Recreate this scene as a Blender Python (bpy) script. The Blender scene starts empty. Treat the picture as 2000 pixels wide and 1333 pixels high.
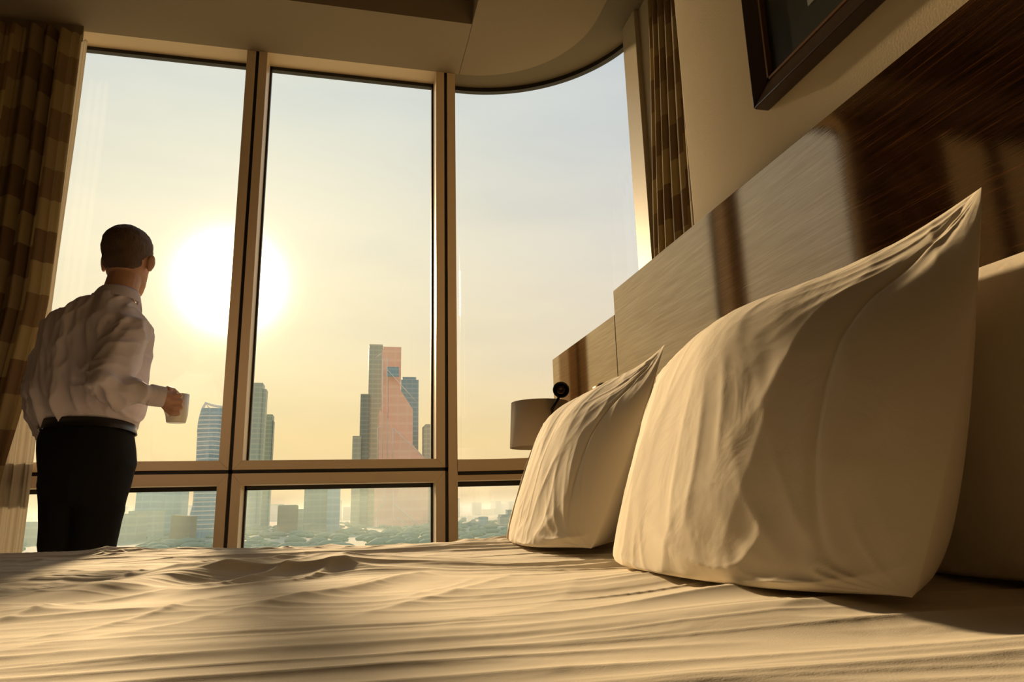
import bpy, bmesh, math, random
import numpy as np
from mathutils import Vector, Matrix
random.seed(4)
PI = math.pi
COL = bpy.context.scene.collection
SC = bpy.context.scene

# ------------------------------------------------------------------ camera
F = 1379.04
CZ = 0.70
def _cam_axes():
    yaw, pit, rol = [math.radians(a) for a in (13.38618, 13.26092, -1.45306)]
    f = Vector((math.sin(yaw)*math.cos(pit), math.cos(yaw)*math.cos(pit), math.sin(pit)))
    r = Vector((math.cos(yaw), -math.sin(yaw), 0)); u = r.cross(f)
    return r*math.cos(rol)+u*math.sin(rol), -r*math.sin(rol)+u*math.cos(rol), f
AR, AU, AF = _cam_axes()
cam = bpy.data.cameras.new('camera'); camo = bpy.data.objects.new('camera', cam); COL.objects.link(camo)
cam.sensor_width = 36; cam.lens = F*36/2000; cam.clip_start = 0.02; cam.clip_end = 30000
M = Matrix((AR, AU, -AF)).transposed().to_4x4(); M.translation = (0, 0, CZ)
camo.matrix_world = M
SC.camera = camo
def at(px, py, Y):
    """world point seen at photo pixel (px, py), standing at real distance Y along the room"""
    d = AF + AR*((px-1000)/F) - AU*((py-666.5)/F)
    return Vector((0, 0, CZ)) + d*(Y/d.y)

# ------------------------------------------------------------------ colour management, sky, sun
SC.view_settings.view_transform = 'Standard'
SC.view_settings.look = 'None'
SC.view_settings.gamma = 1.0
SC.view_settings.use_curve_mapping = False
EXPO = 0.0
SC.view_settings.exposure = EXPO
SUND = Vector((-0.153, 0.943, 0.296)).normalized()

def lin(c):
    return tuple(((v/255)/12.92 if v/255 <= 0.04045 else ((v/255+0.055)/1.055)**2.4) for v in c)

world = bpy.data.worlds.new('sky'); SC.world = world; world.use_nodes = True
nt = world.node_tree; nt.nodes.clear()
def N(tree, t, **kw):
    n = tree.nodes.new(t)
    for k, v in kw.items():
        if k.startswith('i_'):
            n.inputs[int(k[2:])].default_value = v
        else:
            setattr(n, k, v)
    return n
def math_n(tree, op, a, b=None, c=None, clamp=False):
    n = tree.nodes.new('ShaderNodeMath'); n.operation = op; n.use_clamp = clamp
    for i, v in enumerate((a, b, c)):
        if v is None: continue
        if isinstance(v, (int, float)): n.inputs[i].default_value = v
        else: tree.links.new(v, n.inputs[i])
    return n.outputs[0]
def ramp(tree, fac, stops, interp='LINEAR'):
    n = tree.nodes.new('ShaderNodeValToRGB'); cr = n.color_ramp; cr.interpolation = interp
    while len(cr.elements) > 1: cr.elements.remove(cr.elements[-1])
    cr.elements[0].position = stops[0][0]; cr.elements[0].color = (*stops[0][1], 1)
    for p, c in stops[1:]:
        e = cr.elements.new(p); e.color = (*c, 1)
    if fac is not None: tree.links.new(fac, n.inputs[0])
    return n.outputs[0]
def mixc(tree, fac, a, b, mode='MIX'):
    n = tree.nodes.new('ShaderNodeMix'); n.data_type = 'RGBA'; n.blend_type = mode; n.clamp_factor = True
    for s, v in ((n.inputs[0], fac), (n.inputs[6], a), (n.inputs[7], b)):
        if isinstance(v, (int, float)): s.default_value = v
        elif isinstance(v, tuple): s.default_value = (*v[:3], 1)
        else: tree.links.new(v, s)
    return n.outputs[2]

tc = N(nt, 'ShaderNodeTexCoord')
nrm = N(nt, 'ShaderNodeVectorMath', operation='NORMALIZE'); nt.links.new(tc.outputs['Generated'], nrm.inputs[0])
sep = N(nt, 'ShaderNodeSeparateXYZ'); nt.links.new(nrm.outputs[0], sep.inputs[0])
dot = N(nt, 'ShaderNodeVectorMath', operation='DOT_PRODUCT'); nt.links.new(nrm.outputs[0], dot.inputs[0]); dot.inputs[1].default_value = SUND
ang = math_n(nt, 'ARCCOSINE', math_n(nt, 'MINIMUM', dot.outputs['Value'], 0.999999))
el = math_n(nt, 'MAXIMUM', sep.outputs[2], 0.0)
near = ramp(nt, el, [(0.0, lin((250, 218, 160))), (0.10, lin((250, 222, 160))), (0.22, lin((251, 234, 190))), (0.36, lin((246, 237, 208))),
                     (0.52, lin((226, 229, 216))), (0.75, lin((214, 220, 216))), (1.0, lin((190, 200, 205)))])
away = ramp(nt, el, [(0.0, lin((246, 214, 158))), (0.09, lin((248, 218, 166))), (0.20, lin((238, 220, 198))), (0.34, lin((224, 219, 213))),
                     (0.52, lin((211, 216, 220))), (0.75, lin((195, 205, 215))), (1.0, lin((175, 190, 205)))])
fz = ramp(nt, math_n(nt, 'DIVIDE', ang, PI), [(0.0, (0, 0, 0)), (0.06, (0.1, 0.1, 0.1)), (0.2, (0.9, 0.9, 0.9)), (0.28, (1, 1, 1))])
base = mixc(nt, fz, near, away)
# soft streaks of thin cloud
mp = N(nt, 'ShaderNodeMapping'); mp.inputs['Scale'].default_value = (2.5, 2.5, 9.0); nt.links.new(nrm.outputs[0], mp.inputs[0])
nz = N(nt, 'ShaderNodeTexNoise'); nz.inputs['Scale'].default_value = 1.6; nz.inputs['Detail'].default_value = 4
nt.links.new(mp.outputs[0], nz.inputs['Vector'])
cl = ramp(nt, nz.outputs[0], [(0.3, (0.95, 0.96, 0.97)), (0.6, (1.03, 1.02, 1.0))])
base = mixc(nt, 1.0, base, cl, 'MULTIPLY')
g1 = math_n(nt, 'MULTIPLY', math_n(nt, 'EXPONENT', math_n(nt, 'MULTIPLY', math_n(nt, 'POWER', math_n(nt, 'DIVIDE', ang, 0.048), 2.4), -1.0)), 9.0)
g2 = math_n(nt, 'MULTIPLY', math_n(nt, 'EXPONENT', math_n(nt, 'DIVIDE', ang, -0.13)), 0.42)
glow = mixc(nt, 1.0, (1.0, 0.86, 0.52), (1.0, 0.86, 0.52))
gm = N(nt, 'ShaderNodeVectorMath', operation='SCALE'); gm.inputs[0].default_value = (1.0, 0.84, 0.50)
nt.links.new(math_n(nt, 'ADD', g1, g2), gm.inputs[3])
add = N(nt, 'ShaderNodeVectorMath', operation='ADD'); nt.links.new(base, add.inputs[0]); nt.links.new(gm.outputs[0], add.inputs[1])
bg = N(nt, 'ShaderNodeBackground'); bg.inputs['Strength'].default_value = 1.0
nt.links.new(add.outputs[0], bg.inputs[0])
wo = N(nt, 'ShaderNodeOutputWorld'); nt.links.new(bg.outputs[0], wo.inputs[0])

sl = bpy.data.lights.new('sun', 'SUN'); sl.energy = 7.0; sl.angle = math.radians(3.6); sl.color = (1.0, 0.70, 0.38)
so = bpy.data.objects.new('sun', sl); COL.objects.link(so)
so.rotation_euler = SUND.to_track_quat('Z', 'Y').to_euler(); so.location = (0, 5, 8)

# ------------------------------------------------------------------ helpers
def mat(name, color, rough=0.6, metal=0.0, spec=0.5, bump=None, coat=0.0, vary=None, sheen=0.0):
    m = bpy.data.materials.new(name); m.use_nodes = True; t = m.node_tree
    b = t.nodes['Principled BSDF']
    b.inputs['Base Color'].default_value = (*color, 1); b.inputs['Roughness'].default_value = rough
    b.inputs['Metallic'].default_value = metal; b.inputs['Specular IOR Level'].default_value = spec
    b.inputs['Coat Weight'].default_value = coat; b.inputs['Sheen Weight'].default_value = sheen
    tcn = t.nodes.new('ShaderNodeTexCoord')
    nz = t.nodes.new('ShaderNodeTexNoise'); t.links.new(tcn.outputs['Object'], nz.inputs['Vector'])
    sc, st = bump if bump else (60, 0.02)
    nz.inputs['Scale'].default_value = sc; nz.inputs['Detail'].default_value = 4
    bp = t.nodes.new('ShaderNodeBump'); bp.inputs['Strength'].default_value = st; bp.inputs['Distance'].default_value = 0.01
    t.links.new(nz.outputs[0], bp.inputs['Height']); t.links.new(bp.outputs[0], b.inputs['Normal'])
    if vary:
        nz2 = t.nodes.new('ShaderNodeTexNoise'); nz2.inputs['Scale'].default_value = vary[0]
        t.links.new(tcn.outputs['Object'], nz2.inputs['Vector'])
        c = ramp(t, nz2.outputs[0], [(0.35, tuple(x*(1-vary[1]) for x in color)), (0.65, tuple(min(1, x*(1+vary[1])) for x in color))])
        t.links.new(c, b.inputs['Base Color'])
    return m

def tag(o, label=None, cat=None, group=None, kind=None):
    if label: o['label'] = label
    if cat: o['category'] = cat
    if group: o['group'] = group
    if kind: o['kind'] = kind
    return o
def empty(name, loc=(0, 0, 0), label=None, cat=None, group=None, kind=None):
    o = bpy.data.objects.new(name, None); COL.objects.link(o); o.location = loc
    o.empty_display_size = 0.05
    return tag(o, label, cat, group, kind)
def link_mesh(name, me, m, parent=None, smooth=True):
    if m: me.materials.append(m)
    for p in me.polygons: p.use_smooth = smooth
    o = bpy.data.objects.new(name, me); COL.objects.link(o)
    if parent is not None:
        o.parent = parent
        o.matrix_parent_inverse = Matrix.Translation(-Vector(parent_world(parent)))
    return o
def parent_world(p):
    v = Vector(p.location)
    # every parent here is placed without rotation
    if p.parent is not None and p.type == 'MESH': v = Vector((0, 0, 0))
    if p.type == 'MESH': v = Vector((0, 0, 0))
    return v
def pyd(name, verts, faces, m, parent=None, smooth=False):
    me = bpy.data.meshes.new(name); me.from_pydata([tuple(v) for v in verts], [], faces); me.update()
    bm = bmesh.new(); bm.from_mesh(me); bmesh.ops.recalc_face_normals(bm, faces=bm.faces); bm.to_mesh(me); bm.free()
    return link_mesh(name, me, m, parent, smooth)

class MB:
    def __init__(s): s.v = []; s.f = []
    def add(s, vs, fs):
        b = len(s.v); s.v += [tuple(v) for v in vs]; s.f += [tuple(i+b for i in f) for f in fs]; return s
    def box(s, x0, x1, y0, y1, z0, z1):
        vs = [(x, y, z) for x in (x0, x1) for y in (y0, y1) for z in (z0, z1)]
        return s.add(vs, [(0, 1, 3, 2), (4, 6, 7, 5), (0, 4, 5, 1), (2, 3, 7, 6), (0, 2, 6, 4), (1, 5, 7, 3)])
    def rings(s, rings, close=True):
        n = len(rings[0]); vs = [p for r in rings for p in r]; fs = []
        for i in range(len(rings)-1):
            for j in range(n):
                k = (j+1) % n
                fs.append((i*n+j, i*n+k, (i+1)*n+k, (i+1)*n+j))
        if close:
            fs.append(tuple(range(n))[::-1]); b = (len(rings)-1)*n; fs.append(tuple(range(b, b+n)))
        return s.add(vs, fs)
    def lathe(s, cx, cy, prof, n=32, close=True):
        return s.rings([[(cx+r*math.cos(2*PI*j/n), cy+r*math.sin(2*PI*j/n), z) for j in range(n)] for r, z in prof], close)
    def tube(s, pts, rad, n=12, close=True):
        pts = [Vector(p) for p in pts]
        if not isinstance(rad, (list, tuple)): rad = [rad]*len(pts)
        rs = []; up = None
        for i, p in enumerate(pts):
            a = pts[max(0, i-1)]; b = pts[min(len(pts)-1, i+1)]
            d = (b-a).normalized()
            if up is None:
                up = Vector((0, 0, 1)) if abs(d.z) < 0.9 else Vector((1, 0, 0))
            e1 = (up - d*up.dot(d)).normalized(); e2 = d.cross(e1); up = e1
            rs.append([p+(e1*math.cos(2*PI*j/n)+e2*math.sin(2*PI*j/n))*rad[i] for j in range(n)])
        return s.rings(rs, close)
    def capsule(s, pts, rad, n=14):
        """tube with rounded ends"""
        pts = [Vector(p) for p in pts]; rad = list(rad) if isinstance(rad, (list, tuple)) else [rad]*len(pts)
        d0 = (pts[1]-pts[0]).normalized(); d1 = (pts[-1]-pts[-2]).normalized()
        P, R = [], []
        for a in (80, 55, 30): P.append(pts[0]-d0*rad[0]*math.sin(math.radians(a))); R.append(rad[0]*math.cos(math.radians(a)))
        P += pts; R += rad
        for a in (30, 55, 80): P.append(pts[-1]+d1*rad[-1]*math.sin(math.radians(a))); R.append(rad[-1]*math.cos(math.radians(a)))
        return s.tube(P, R, n)
    def ellipsoid(s, c, r, rot=None, nu=20, nv=12):
        c = Vector(c); rs = []
        for i in range(nv+1):
            th = PI*(i+0.02)/(nv+0.04)
            rs.append([])
            for j in range(nu):
                ph = 2*PI*j/nu
                v = Vector((r[0]*math.sin(th)*math.cos(ph), r[1]*math.sin(th)*math.sin(ph), r[2]*math.cos(th)))
                if rot is not None: v = rot @ v
                rs[-1].append(c+v)
        return s.rings(rs)
    def build(s, name, m, parent=None, smooth=False, bevel=0):
        o = pyd(name, s.v, s.f, m, parent, smooth)
        if bevel:
            b = o.modifiers.new('bevel', 'BEVEL'); b.width = bevel; b.segments = 2; b.limit_method = 'ANGLE'
        return o

# smooth value noise in numpy
def hash_grid(seed, n=256):
    return np.random.default_rng(seed).random((n, n))
def noise2(x, y, seed=0):
    g = hash_grid(seed); n = g.shape[0]
    xi = np.floor(x).astype(int); yi = np.floor(y).astype(int); fx = x-xi; fy = y-yi
    fx = fx*fx*fx*(fx*(fx*6-15)+10); fy = fy*fy*fy*(fy*(fy*6-15)+10)
    a = g[xi % n, yi % n]; b = g[(xi+1) % n, yi % n]; c = g[xi % n, (yi+1) % n]; d = g[(xi+1) % n, (yi+1) % n]
    return (a*(1-fx)+b*fx)*(1-fy)+(c*(1-fx)+d*fx)*fy
def noise3(x, y, z, seed=0):
    g = np.random.default_rng(seed).random((64, 64, 64)); n = 64
    xi, yi, zi = [np.floor(v).astype(int) for v in (x, y, z)]
    fx, fy, fz = x-xi, y-yi, z-zi
    fx, fy, fz = [v*v*v*(v*(v*6-15)+10) for v in (fx, fy, fz)]
    r = 0
    for i in (0, 1):
        for j in (0, 1):
            for k in (0, 1):
                w = (fx if i else 1-fx)*(fy if j else 1-fy)*(fz if k else 1-fz)
                r = r+g[(xi+i) % n, (yi+j) % n, (zi+k) % n]*w
    return r
def ridge(v): return 1-np.abs(2*v-1)
def sstep(a, b, x):
    t = np.clip((x-a)/(b-a), 0, 1); return t*t*(3-2*t)

# ------------------------------------------------------------------ materials
M_dark = mat('rear_wall_covering', (0.27, 0.21, 0.15), 0.9, bump=(120, 0.1))
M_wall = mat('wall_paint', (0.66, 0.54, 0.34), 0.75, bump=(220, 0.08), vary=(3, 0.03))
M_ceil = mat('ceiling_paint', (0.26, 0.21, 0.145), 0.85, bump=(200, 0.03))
M_carpet = mat('carpet', (0.09, 0.06, 0.035), 0.95, bump=(400, 0.4), vary=(40, 0.15))
M_frame = mat('window_frame_paint', (0.70, 0.56, 0.38), 0.42, bump=(300, 0.02))
M_gasket = mat('gasket_rubber', (0.012, 0.010, 0.008), 0.5)
M_jamb = mat('jamb_paint', (0.42, 0.36, 0.25), 0.45)
M_black = mat('black_metal', (0.015, 0.012, 0.010), 0.28, metal=0.6)
M_bronze = mat('dark_bronze', (0.06, 0.035, 0.02), 0.22, metal=0.9)
M_lampshade = mat('lamp_shade_linen', (0.62, 0.50, 0.36), 0.9, bump=(500, 0.1))
M_mug = mat('white_porcelain', (0.85, 0.80, 0.74), 0.2, coat=0.3)
M_skin = mat('skin', (0.50, 0.27, 0.18), 0.5, bump=(150, 0.05), vary=(20, 0.06))
M_hair = mat('dark_hair', (0.10, 0.056, 0.032), 0.6, bump=(260, 0.6))
M_trouser = mat('black_wool', (0.008, 0.007, 0.007), 0.85, bump=(300, 0.05), spec=0.2)
M_leather = mat('black_leather', (0.012, 0.010, 0.009), 0.35)
M_buckle = mat('steel', (0.6, 0.58, 0.55), 0.25, metal=1)

def cloth_mat(name, color, transl=0.15, bscale=500, bstr=0.05, fold=None):
    m = bpy.data.materials.new(name); m.use_nodes = True; t = m.node_tree
    b = t.nodes['Principled BSDF']; out = t.nodes['Material Output']
    b.inputs['Base Color'].default_value = (*color, 1); b.inputs['Roughness'].default_value = 0.85
    b.inputs['Specular IOR Level'].default_value = 0.2; b.inputs['Sheen Weight'].default_value = 0.08
    tr = t.nodes.new('ShaderNodeBsdfTranslucent'); tr.inputs[0].default_value = (*color, 1)
    mx = t.nodes.new('ShaderNodeMixShader'); mx.inputs[0].default_value = transl
    t.links.new(b.outputs[0], mx.inputs[1]); t.links.new(tr.outputs[0], mx.inputs[2]); t.links.new(mx.outputs[0], out.inputs[0])
    tcn = t.nodes.new('ShaderNodeTexCoord')
    wv = t.nodes.new('ShaderNodeTexNoise'); wv.inputs['Scale'].default_value = bscale; wv.inputs['Detail'].default_value = 2
    t.links.new(tcn.outputs['Object'], wv.inputs['Vector'])
    bp = t.nodes.new('ShaderNodeBump'); bp.inputs['Strength'].default_value = bstr; bp.inputs['Distance'].default_value = 0.002
    t.links.new(wv.outputs[0], bp.inputs['Height'])
    nrmo = bp.outputs[0]
    if fold:
        n2 = t.nodes.new('ShaderNodeTexNoise'); n2.inputs['Scale'].default_value = fold[0]; n2.inputs['Detail'].default_value = 3
        n2.inputs['Distortion'].default_value = 0.6
        t.links.new(tcn.outputs['Object'], n2.inputs['Vector'])
        b2 = t.nodes.new('ShaderNodeBump'); b2.inputs['Strength'].default_value = fold[1]; b2.inputs['Distance'].default_value = 0.02
        t.links.new(n2.outputs[0], b2.inputs['Height']); t.links.new(bp.outputs[0], b2.inputs['Normal']); nrmo = b2.outputs[0]
    t.links.new(nrmo, b.inputs['Normal'])
    return m
M_sheet = cloth_mat('cotton_sheet', (0.84, 0.76, 0.62), 0.05, 700, 0.08, (9, 0.10))
M_pillow = cloth_mat('pillow_cotton', (0.84, 0.75, 0.60), 0.06, 700, 0.06, (12, 0.12))
M_shirt = cloth_mat('white_shirt_cotton', (0.74, 0.67, 0.74), 0.08, 700, 0.05)
M_sheer = cloth_mat('sheer_voile', (0.50, 0.44, 0.34), 0.20, 700, 0.05)

def plaid_mat(name, cols, transl):
    m = bpy.data.materials.new(name); m.use_nodes = True; t = m.node_tree
    b = t.nodes['Principled BSDF']; out = t.nodes['Material Output']; b.inputs['Roughness'].default_value = 0.8
    b.inputs['Specular IOR Level'].default_value = 0.25
    uv = t.nodes.new('ShaderNodeUVMap'); sp = t.nodes.new('ShaderNodeSeparateXYZ'); t.links.new(uv.outputs[0], sp.inputs[0])
    cu = math_n(t, 'FLOOR', math_n(t, 'DIVIDE', sp.outputs[0], 0.24))
    odd = math_n(t, 'MULTIPLY', math_n(t, 'MODULO', math_n(t, 'ABSOLUTE', cu), 2.0), 0.5)
    cv = math_n(t, 'FLOOR', math_n(t, 'ADD', math_n(t, 'DIVIDE', sp.outputs[1], 0.155), odd))
    cb = t.nodes.new('ShaderNodeCombineXYZ'); t.links.new(cu, cb.inputs[0]); t.links.new(cv, cb.inputs[1])
    wn = t.nodes.new('ShaderNodeTexWhiteNoise'); wn.noise_dimensions = '2D'; t.links.new(cb.outputs[0], wn.inputs['Vector'])
    stripe = math_n(t, 'MODULO', math_n(t, 'ABSOLUTE', cv), 2.0)
    v = math_n(t, 'ADD', math_n(t, 'MULTIPLY', stripe, 0.55), math_n(t, 'MULTIPLY', wn.outputs[0], 0.44))
    c = ramp(t, v, [(0.0, cols[0]), (0.22, cols[1]), (0.45, cols[2]), (0.75, cols[3])], 'CONSTANT')
    t.links.new(c, b.inputs['Base Color'])
    tr = t.nodes.new('ShaderNodeBsdfTranslucent'); t.links.new(c, tr.inputs[0])
    mx = t.nodes.new('ShaderNodeMixShader'); mx.inputs[0].default_value = transl
    t.links.new(b.outputs[0], mx.inputs[1]); t.links.new(tr.outputs[0], mx.inputs[2]); t.links.new(mx.outputs[0], out.inputs[0])
    return m
M_plaid = plaid_mat('plaid_curtain', [(0.19, 0.12, 0.06), (0.22, 0.145, 0.07), (0.31, 0.23, 0.11), (0.36, 0.275, 0.13)], 0.48)

def wood_mat(name):
    m = bpy.data.materials.new(name); m.use_nodes = True; t = m.node_tree
    b = t.nodes['Principled BSDF']
    tcn = t.nodes.new('ShaderNodeTexCoord')
    mp = t.nodes.new('ShaderNodeMapping'); mp.inputs['Scale'].default_value = (1, 2.2, 60); t.links.new(tcn.outputs['Object'], mp.inputs[0])
    n1 = t.nodes.new('ShaderNodeTexNoise'); n1.inputs['Scale'].default_value = 2.2; n1.inputs['Detail'].default_value = 6; n1.inputs['Roughness'].default_value = 0.7
    t.links.new(mp.outputs[0], n1.inputs['Vector'])
    mp2 = t.nodes.new('ShaderNodeMapping'); mp2.inputs['Scale'].default_value = (1, 4, 260); t.links.new(tcn.outputs['Object'], mp2.inputs[0])
    n2 = t.nodes.new('ShaderNodeTexNoise'); n2.inputs['Scale'].default_value = 2.0; n2.inputs['Detail'].default_value = 3; t.links.new(mp2.outputs[0], n2.inputs['Vector'])
    v = math_n(t, 'ADD', math_n(t, 'MULTIPLY', n1.outputs[0], 0.6), math_n(t, 'MULTIPLY', n2.outputs[0], 0.4))
    c = ramp(t, v, [(0.42, (0.004, 0.0012, 0.0006)), (0.55, (0.028, 0.010, 0.004)), (0.68, (0.13, 0.052, 0.02))])
    t.links.new(c, b.inputs['Base Color'])
    b.inputs['Roughness'].default_value = 0.5
    b.inputs['Specular IOR Level'].default_value = 0.0
    gl = t.nodes.new('ShaderNodeBsdfGlossy'); gl.inputs['Color'].default_value = (1.0, 0.76, 0.50, 1); gl.inputs['Roughness'].default_value = 0.055
    lw = t.nodes.new('ShaderNodeLayerWeight'); fac = math_n(t, 'MULTIPLY', math_n(t, 'MULTIPLY_ADD', lw.outputs['Facing'], 0.60, 0.02), math_n(t, 'MULTIPLY_ADD', v, -1.3, 1.62))
    mx = t.nodes.new('ShaderNodeMixShader'); t.links.new(fac, mx.inputs[0]); t.links.new(b.outputs[0], mx.inputs[1]); t.links.new(gl.outputs[0], mx.inputs[2])
    t.links.new(mx.outputs[0], t.nodes['Material Output'].inputs[0])
    bp = t.nodes.new('ShaderNodeBump'); bp.inputs['Strength'].default_value = 0.03; bp.inputs['Distance'].default_value = 0.002
    t.links.new(v, bp.inputs['Height']); t.links.new(bp.outputs[0], b.inputs['Normal']); t.links.new(bp.outputs[0], gl.inputs['Normal'])
    return m
M_wood = wood_mat('lacquered_zebrano')

def glass_mat(name, tint):
    m = bpy.data.materials.new(name); m.use_nodes = True; t = m.node_tree; t.nodes.clear()
    lw = t.nodes.new('ShaderNodeLayerWeight'); p = math_n(t, 'POWER', lw.outputs['Facing'], 5.0)
    fac = math_n(t, 'MULTIPLY_ADD', p, 0.9, 0.035)
    tr = t.nodes.new('ShaderNodeBsdfTransparent'); tr.inputs[0].default_value = (*tint, 1)
    gl = t.nodes.new('ShaderNodeBsdfGlossy'); gl.inputs['Roughness'].default_value = 0.0
    mx = t.nodes.new('ShaderNodeMixShader'); t.links.new(fac, mx.inputs[0]); t.links.new(tr.outputs[0], mx.inputs[1]); t.links.new(gl.outputs[0], mx.inputs[2])
    o = t.nodes.new('ShaderNodeOutputMaterial'); t.links.new(mx.outputs[0], o.inputs[0])
    return m
M_glass = glass_mat('window_glass', (0.995, 1.0, 0.995))

# ------------------------------------------------------------------ room shell
A = 0.864          # face of the headboard
WX = A+0.045       # wall behind the bed
WE = 1.640         # corner where that wall ends at the curtain niche
YF = 3.60          # room face of the window frames
YG = 3.75          # glass
ZC = 3.158         # ceiling
XL, YB = -4.6, -2.6
struct = dict(kind='structure')
MB().box(XL-0.2, 1.8, YB-0.2, 3.9, -0.12, 0).build('floor', M_carpet)['kind'] = 'structure'
MB().box(WX, 1.62, YB, WE, 0, ZC+0.3).build('wall_right', M_wall, bevel=0.004)['kind'] = 'structure'
MB().box(1.62, 1.80, YB, 3.3, 0, ZC+0.3).build('wall_niche', M_wall)['kind'] = 'structure'
MB().box(XL-0.15, XL, YB, 3.9, 0, ZC+0.3).build('wall_left', M_dark)['kind'] = 'structure'
MB().box(XL-0.15, 1.80, YB-0.15, YB, 0, ZC+0.3).build('wall_back', M_dark)['kind'] = 'structure'

# ceiling: polygon with curved corner and a rectangular recess
TX, TY = 0.582, 3.155         # corner of the recess
def arc(cx, cy, R, a0, a1, n=40):
    return [(cx+R*math.cos(math.radians(a0+(a1-a0)*i/n)), cy+R*math.sin(math.radians(a0+(a1-a0)*i/n))) for i in range(n+1)]
inner = arc(0.58, 2.97, 0.63, 90, 0)              # ceiling edge at the corner
mb = MB()
def prism(mb, poly, z0, z1):
    n = len(poly)
    mb.add([(x, y, z0) for x, y in poly]+[(x, y, z1) for x, y in poly],
           [tuple(range(n)), tuple(range(n, 2*n))[::-1]]+[(i, (i+1) % n, n+(i+1) % n, n+i) for i in range(n)])
prism(mb, [(XL, TY), (TX, TY), (TX, YF)]+[(XL, YF)], ZC, ZC+0.30)
prism(mb, [(TX, YB)]+[(1.21, YB), (1.21, 2.97)]+inner[::-1][1:], ZC, ZC+0.30)
mb.box(XL, TX, YB, -1.2, ZC, ZC+0.30)
mb.box(XL, -3.0, -1.2, TY, ZC, ZC+0.30)
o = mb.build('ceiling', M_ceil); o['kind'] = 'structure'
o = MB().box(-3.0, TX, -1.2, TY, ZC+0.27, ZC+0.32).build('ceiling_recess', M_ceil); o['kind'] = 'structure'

# glass line: straight then arc
GC, GR = (0.60, 2.865), 0.885
A_END = 14.8
def offset_path(off, n=48, a_end=A_END, x0=None):
    R = GR-off
    return arc(GC[0], GC[1], R, 90, a_end, n)
# head soffit between ceiling edge and glass
outer = offset_path(-0.03, 40)
mb = MB(); mb.box(XL, GC[0], YF-0.005, YG+0.03, ZC+0.012, ZC+0.30)
inn = arc(0.58, 2.97, 0.628, 90, 0, 40); inn[0] = (GC[0], YF-0.005)
n = len(inn)
out2 = outer[:-1]+[(1.62, 2.97)]
vs = [(x, y, ZC+0.012) for x, y in inn]+[(x, y, ZC+0.012) for x, y in out2]+[(x, y, ZC+0.30) for x, y in inn]+[(x, y, ZC+0.30) for x, y in out2]
fs = []
for i in range(n-1):
    fs += [(i, i+1, n+i+1, n+i), (2*n+i, 3*n+i, 3*n+i+1, 2*n+i+1), (i, 2*n+i, 2*n+i+1, i+1), (n+i, n+i+1, 3*n+i+1, 3*n+i)]
mb.add(vs, fs)
mb.box(1.2102, 1.62, YB, 2.97, ZC+0.012, ZC+0.30)
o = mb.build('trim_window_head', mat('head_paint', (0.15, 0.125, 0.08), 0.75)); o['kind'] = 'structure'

# sweep of a rectangle along the arc
def sweep(mb, off0, off1, z0, z1, a0=90, a1=A_END, n=48):
    p0 = arc(GC[0], GC[1], GR-off0, a0, a1, n); p1 = arc(GC[0], GC[1], GR-off1, a0, a1, n)
    rs = [[(a[0], a[1], z0), (b[0], b[1], z0), (b[0], b[1], z1), (a[0], a[1], z1)] for a, b in zip(p0, p1)]
    mb.rings(rs)
ZR0, ZR1 = 0.834, 0.949      # rail between lower and upper lights
GAP = 0.8965
FD0, FD1 = YF, YG+0.03
mull = [-2.588-1.03, -2.588, -1.558, -0.528, 0.502]
wi = 0
def picture_frame(x0, x1, z0, z1, name_n, fw, bt, tp, label=None):
    """one fixed light: mitred frame, gasket, pane"""
    w = empty('window_%d' % name_n, ((x0+x1)/2, YF, z0)); w['kind'] = 'structure'
    a0, a1, c0, c1 = x0+fw[0], x1-fw[1], z0+bt, z1-tp
    mb = MB()
    for (ax, az, bx, bz, cx, cz, dx, dz) in ((x0, z0, x1, z0, a1, c0, a0, c0), (x1, z0, x1, z1, a1, c1, a1, c0),
                                             (x1, z1, x0, z1, a0, c1, a1, c1), (x0, z1, x0, z0, a0, c0, a0, c1)):
        g = 0.0006
        vs = [(ax, FD0, az), (bx, FD0, bz), (cx, FD0, cz), (dx, FD0, dz), (ax, FD1, az), (bx, FD1, bz), (cx, FD1, cz), (dx, FD1, dz)]
        mb.add(vs, [(0, 1, 2, 3), (4, 7, 6, 5), (0, 4, 5, 1), (1, 5, 6, 2), (2, 6, 7, 3), (3, 7, 4, 0)])
    mb.build('window_frame', M_frame, w, bevel=0.002)
    gb = MB(); g = 0.013
    gb.box(a0, a1, YG-0.012, YG+0.02, c0, c0+0.006); gb.box(a0, a1, YG-0.012, YG+0.02, c1-g*1.6, c1)
    gb.box(a0, a0+g*0.8, YG-0.012, YG+0.02, c0, c1); gb.box(a1-g*0.8, a1, YG-0.012, YG+0.02, c0, c1)
    gb.build('gasket', M_gasket, w)
    MB().box(a0+0.004, a1-0.004, YG, YG+0.006, c0+0.003, c1-0.004).build('pane', M_glass, w)
wn_ = 1
HW = 0.0085
for i in range(len(mull)-1):
    x0, x1 = mull[i]+HW, mull[i+1]-HW
    fl = 0.0435; fr = 0.0455
    picture_frame(x0, x1, GAP+HW, ZC+0.012, wn_, (fl, fr), ZR1-GAP-HW, 0.004); wn_ += 1
    picture_frame(x0, x1, 0.06, GAP-HW, wn_, (fl, fr), 0.06, GAP-HW-ZR0); wn_ += 1
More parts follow.
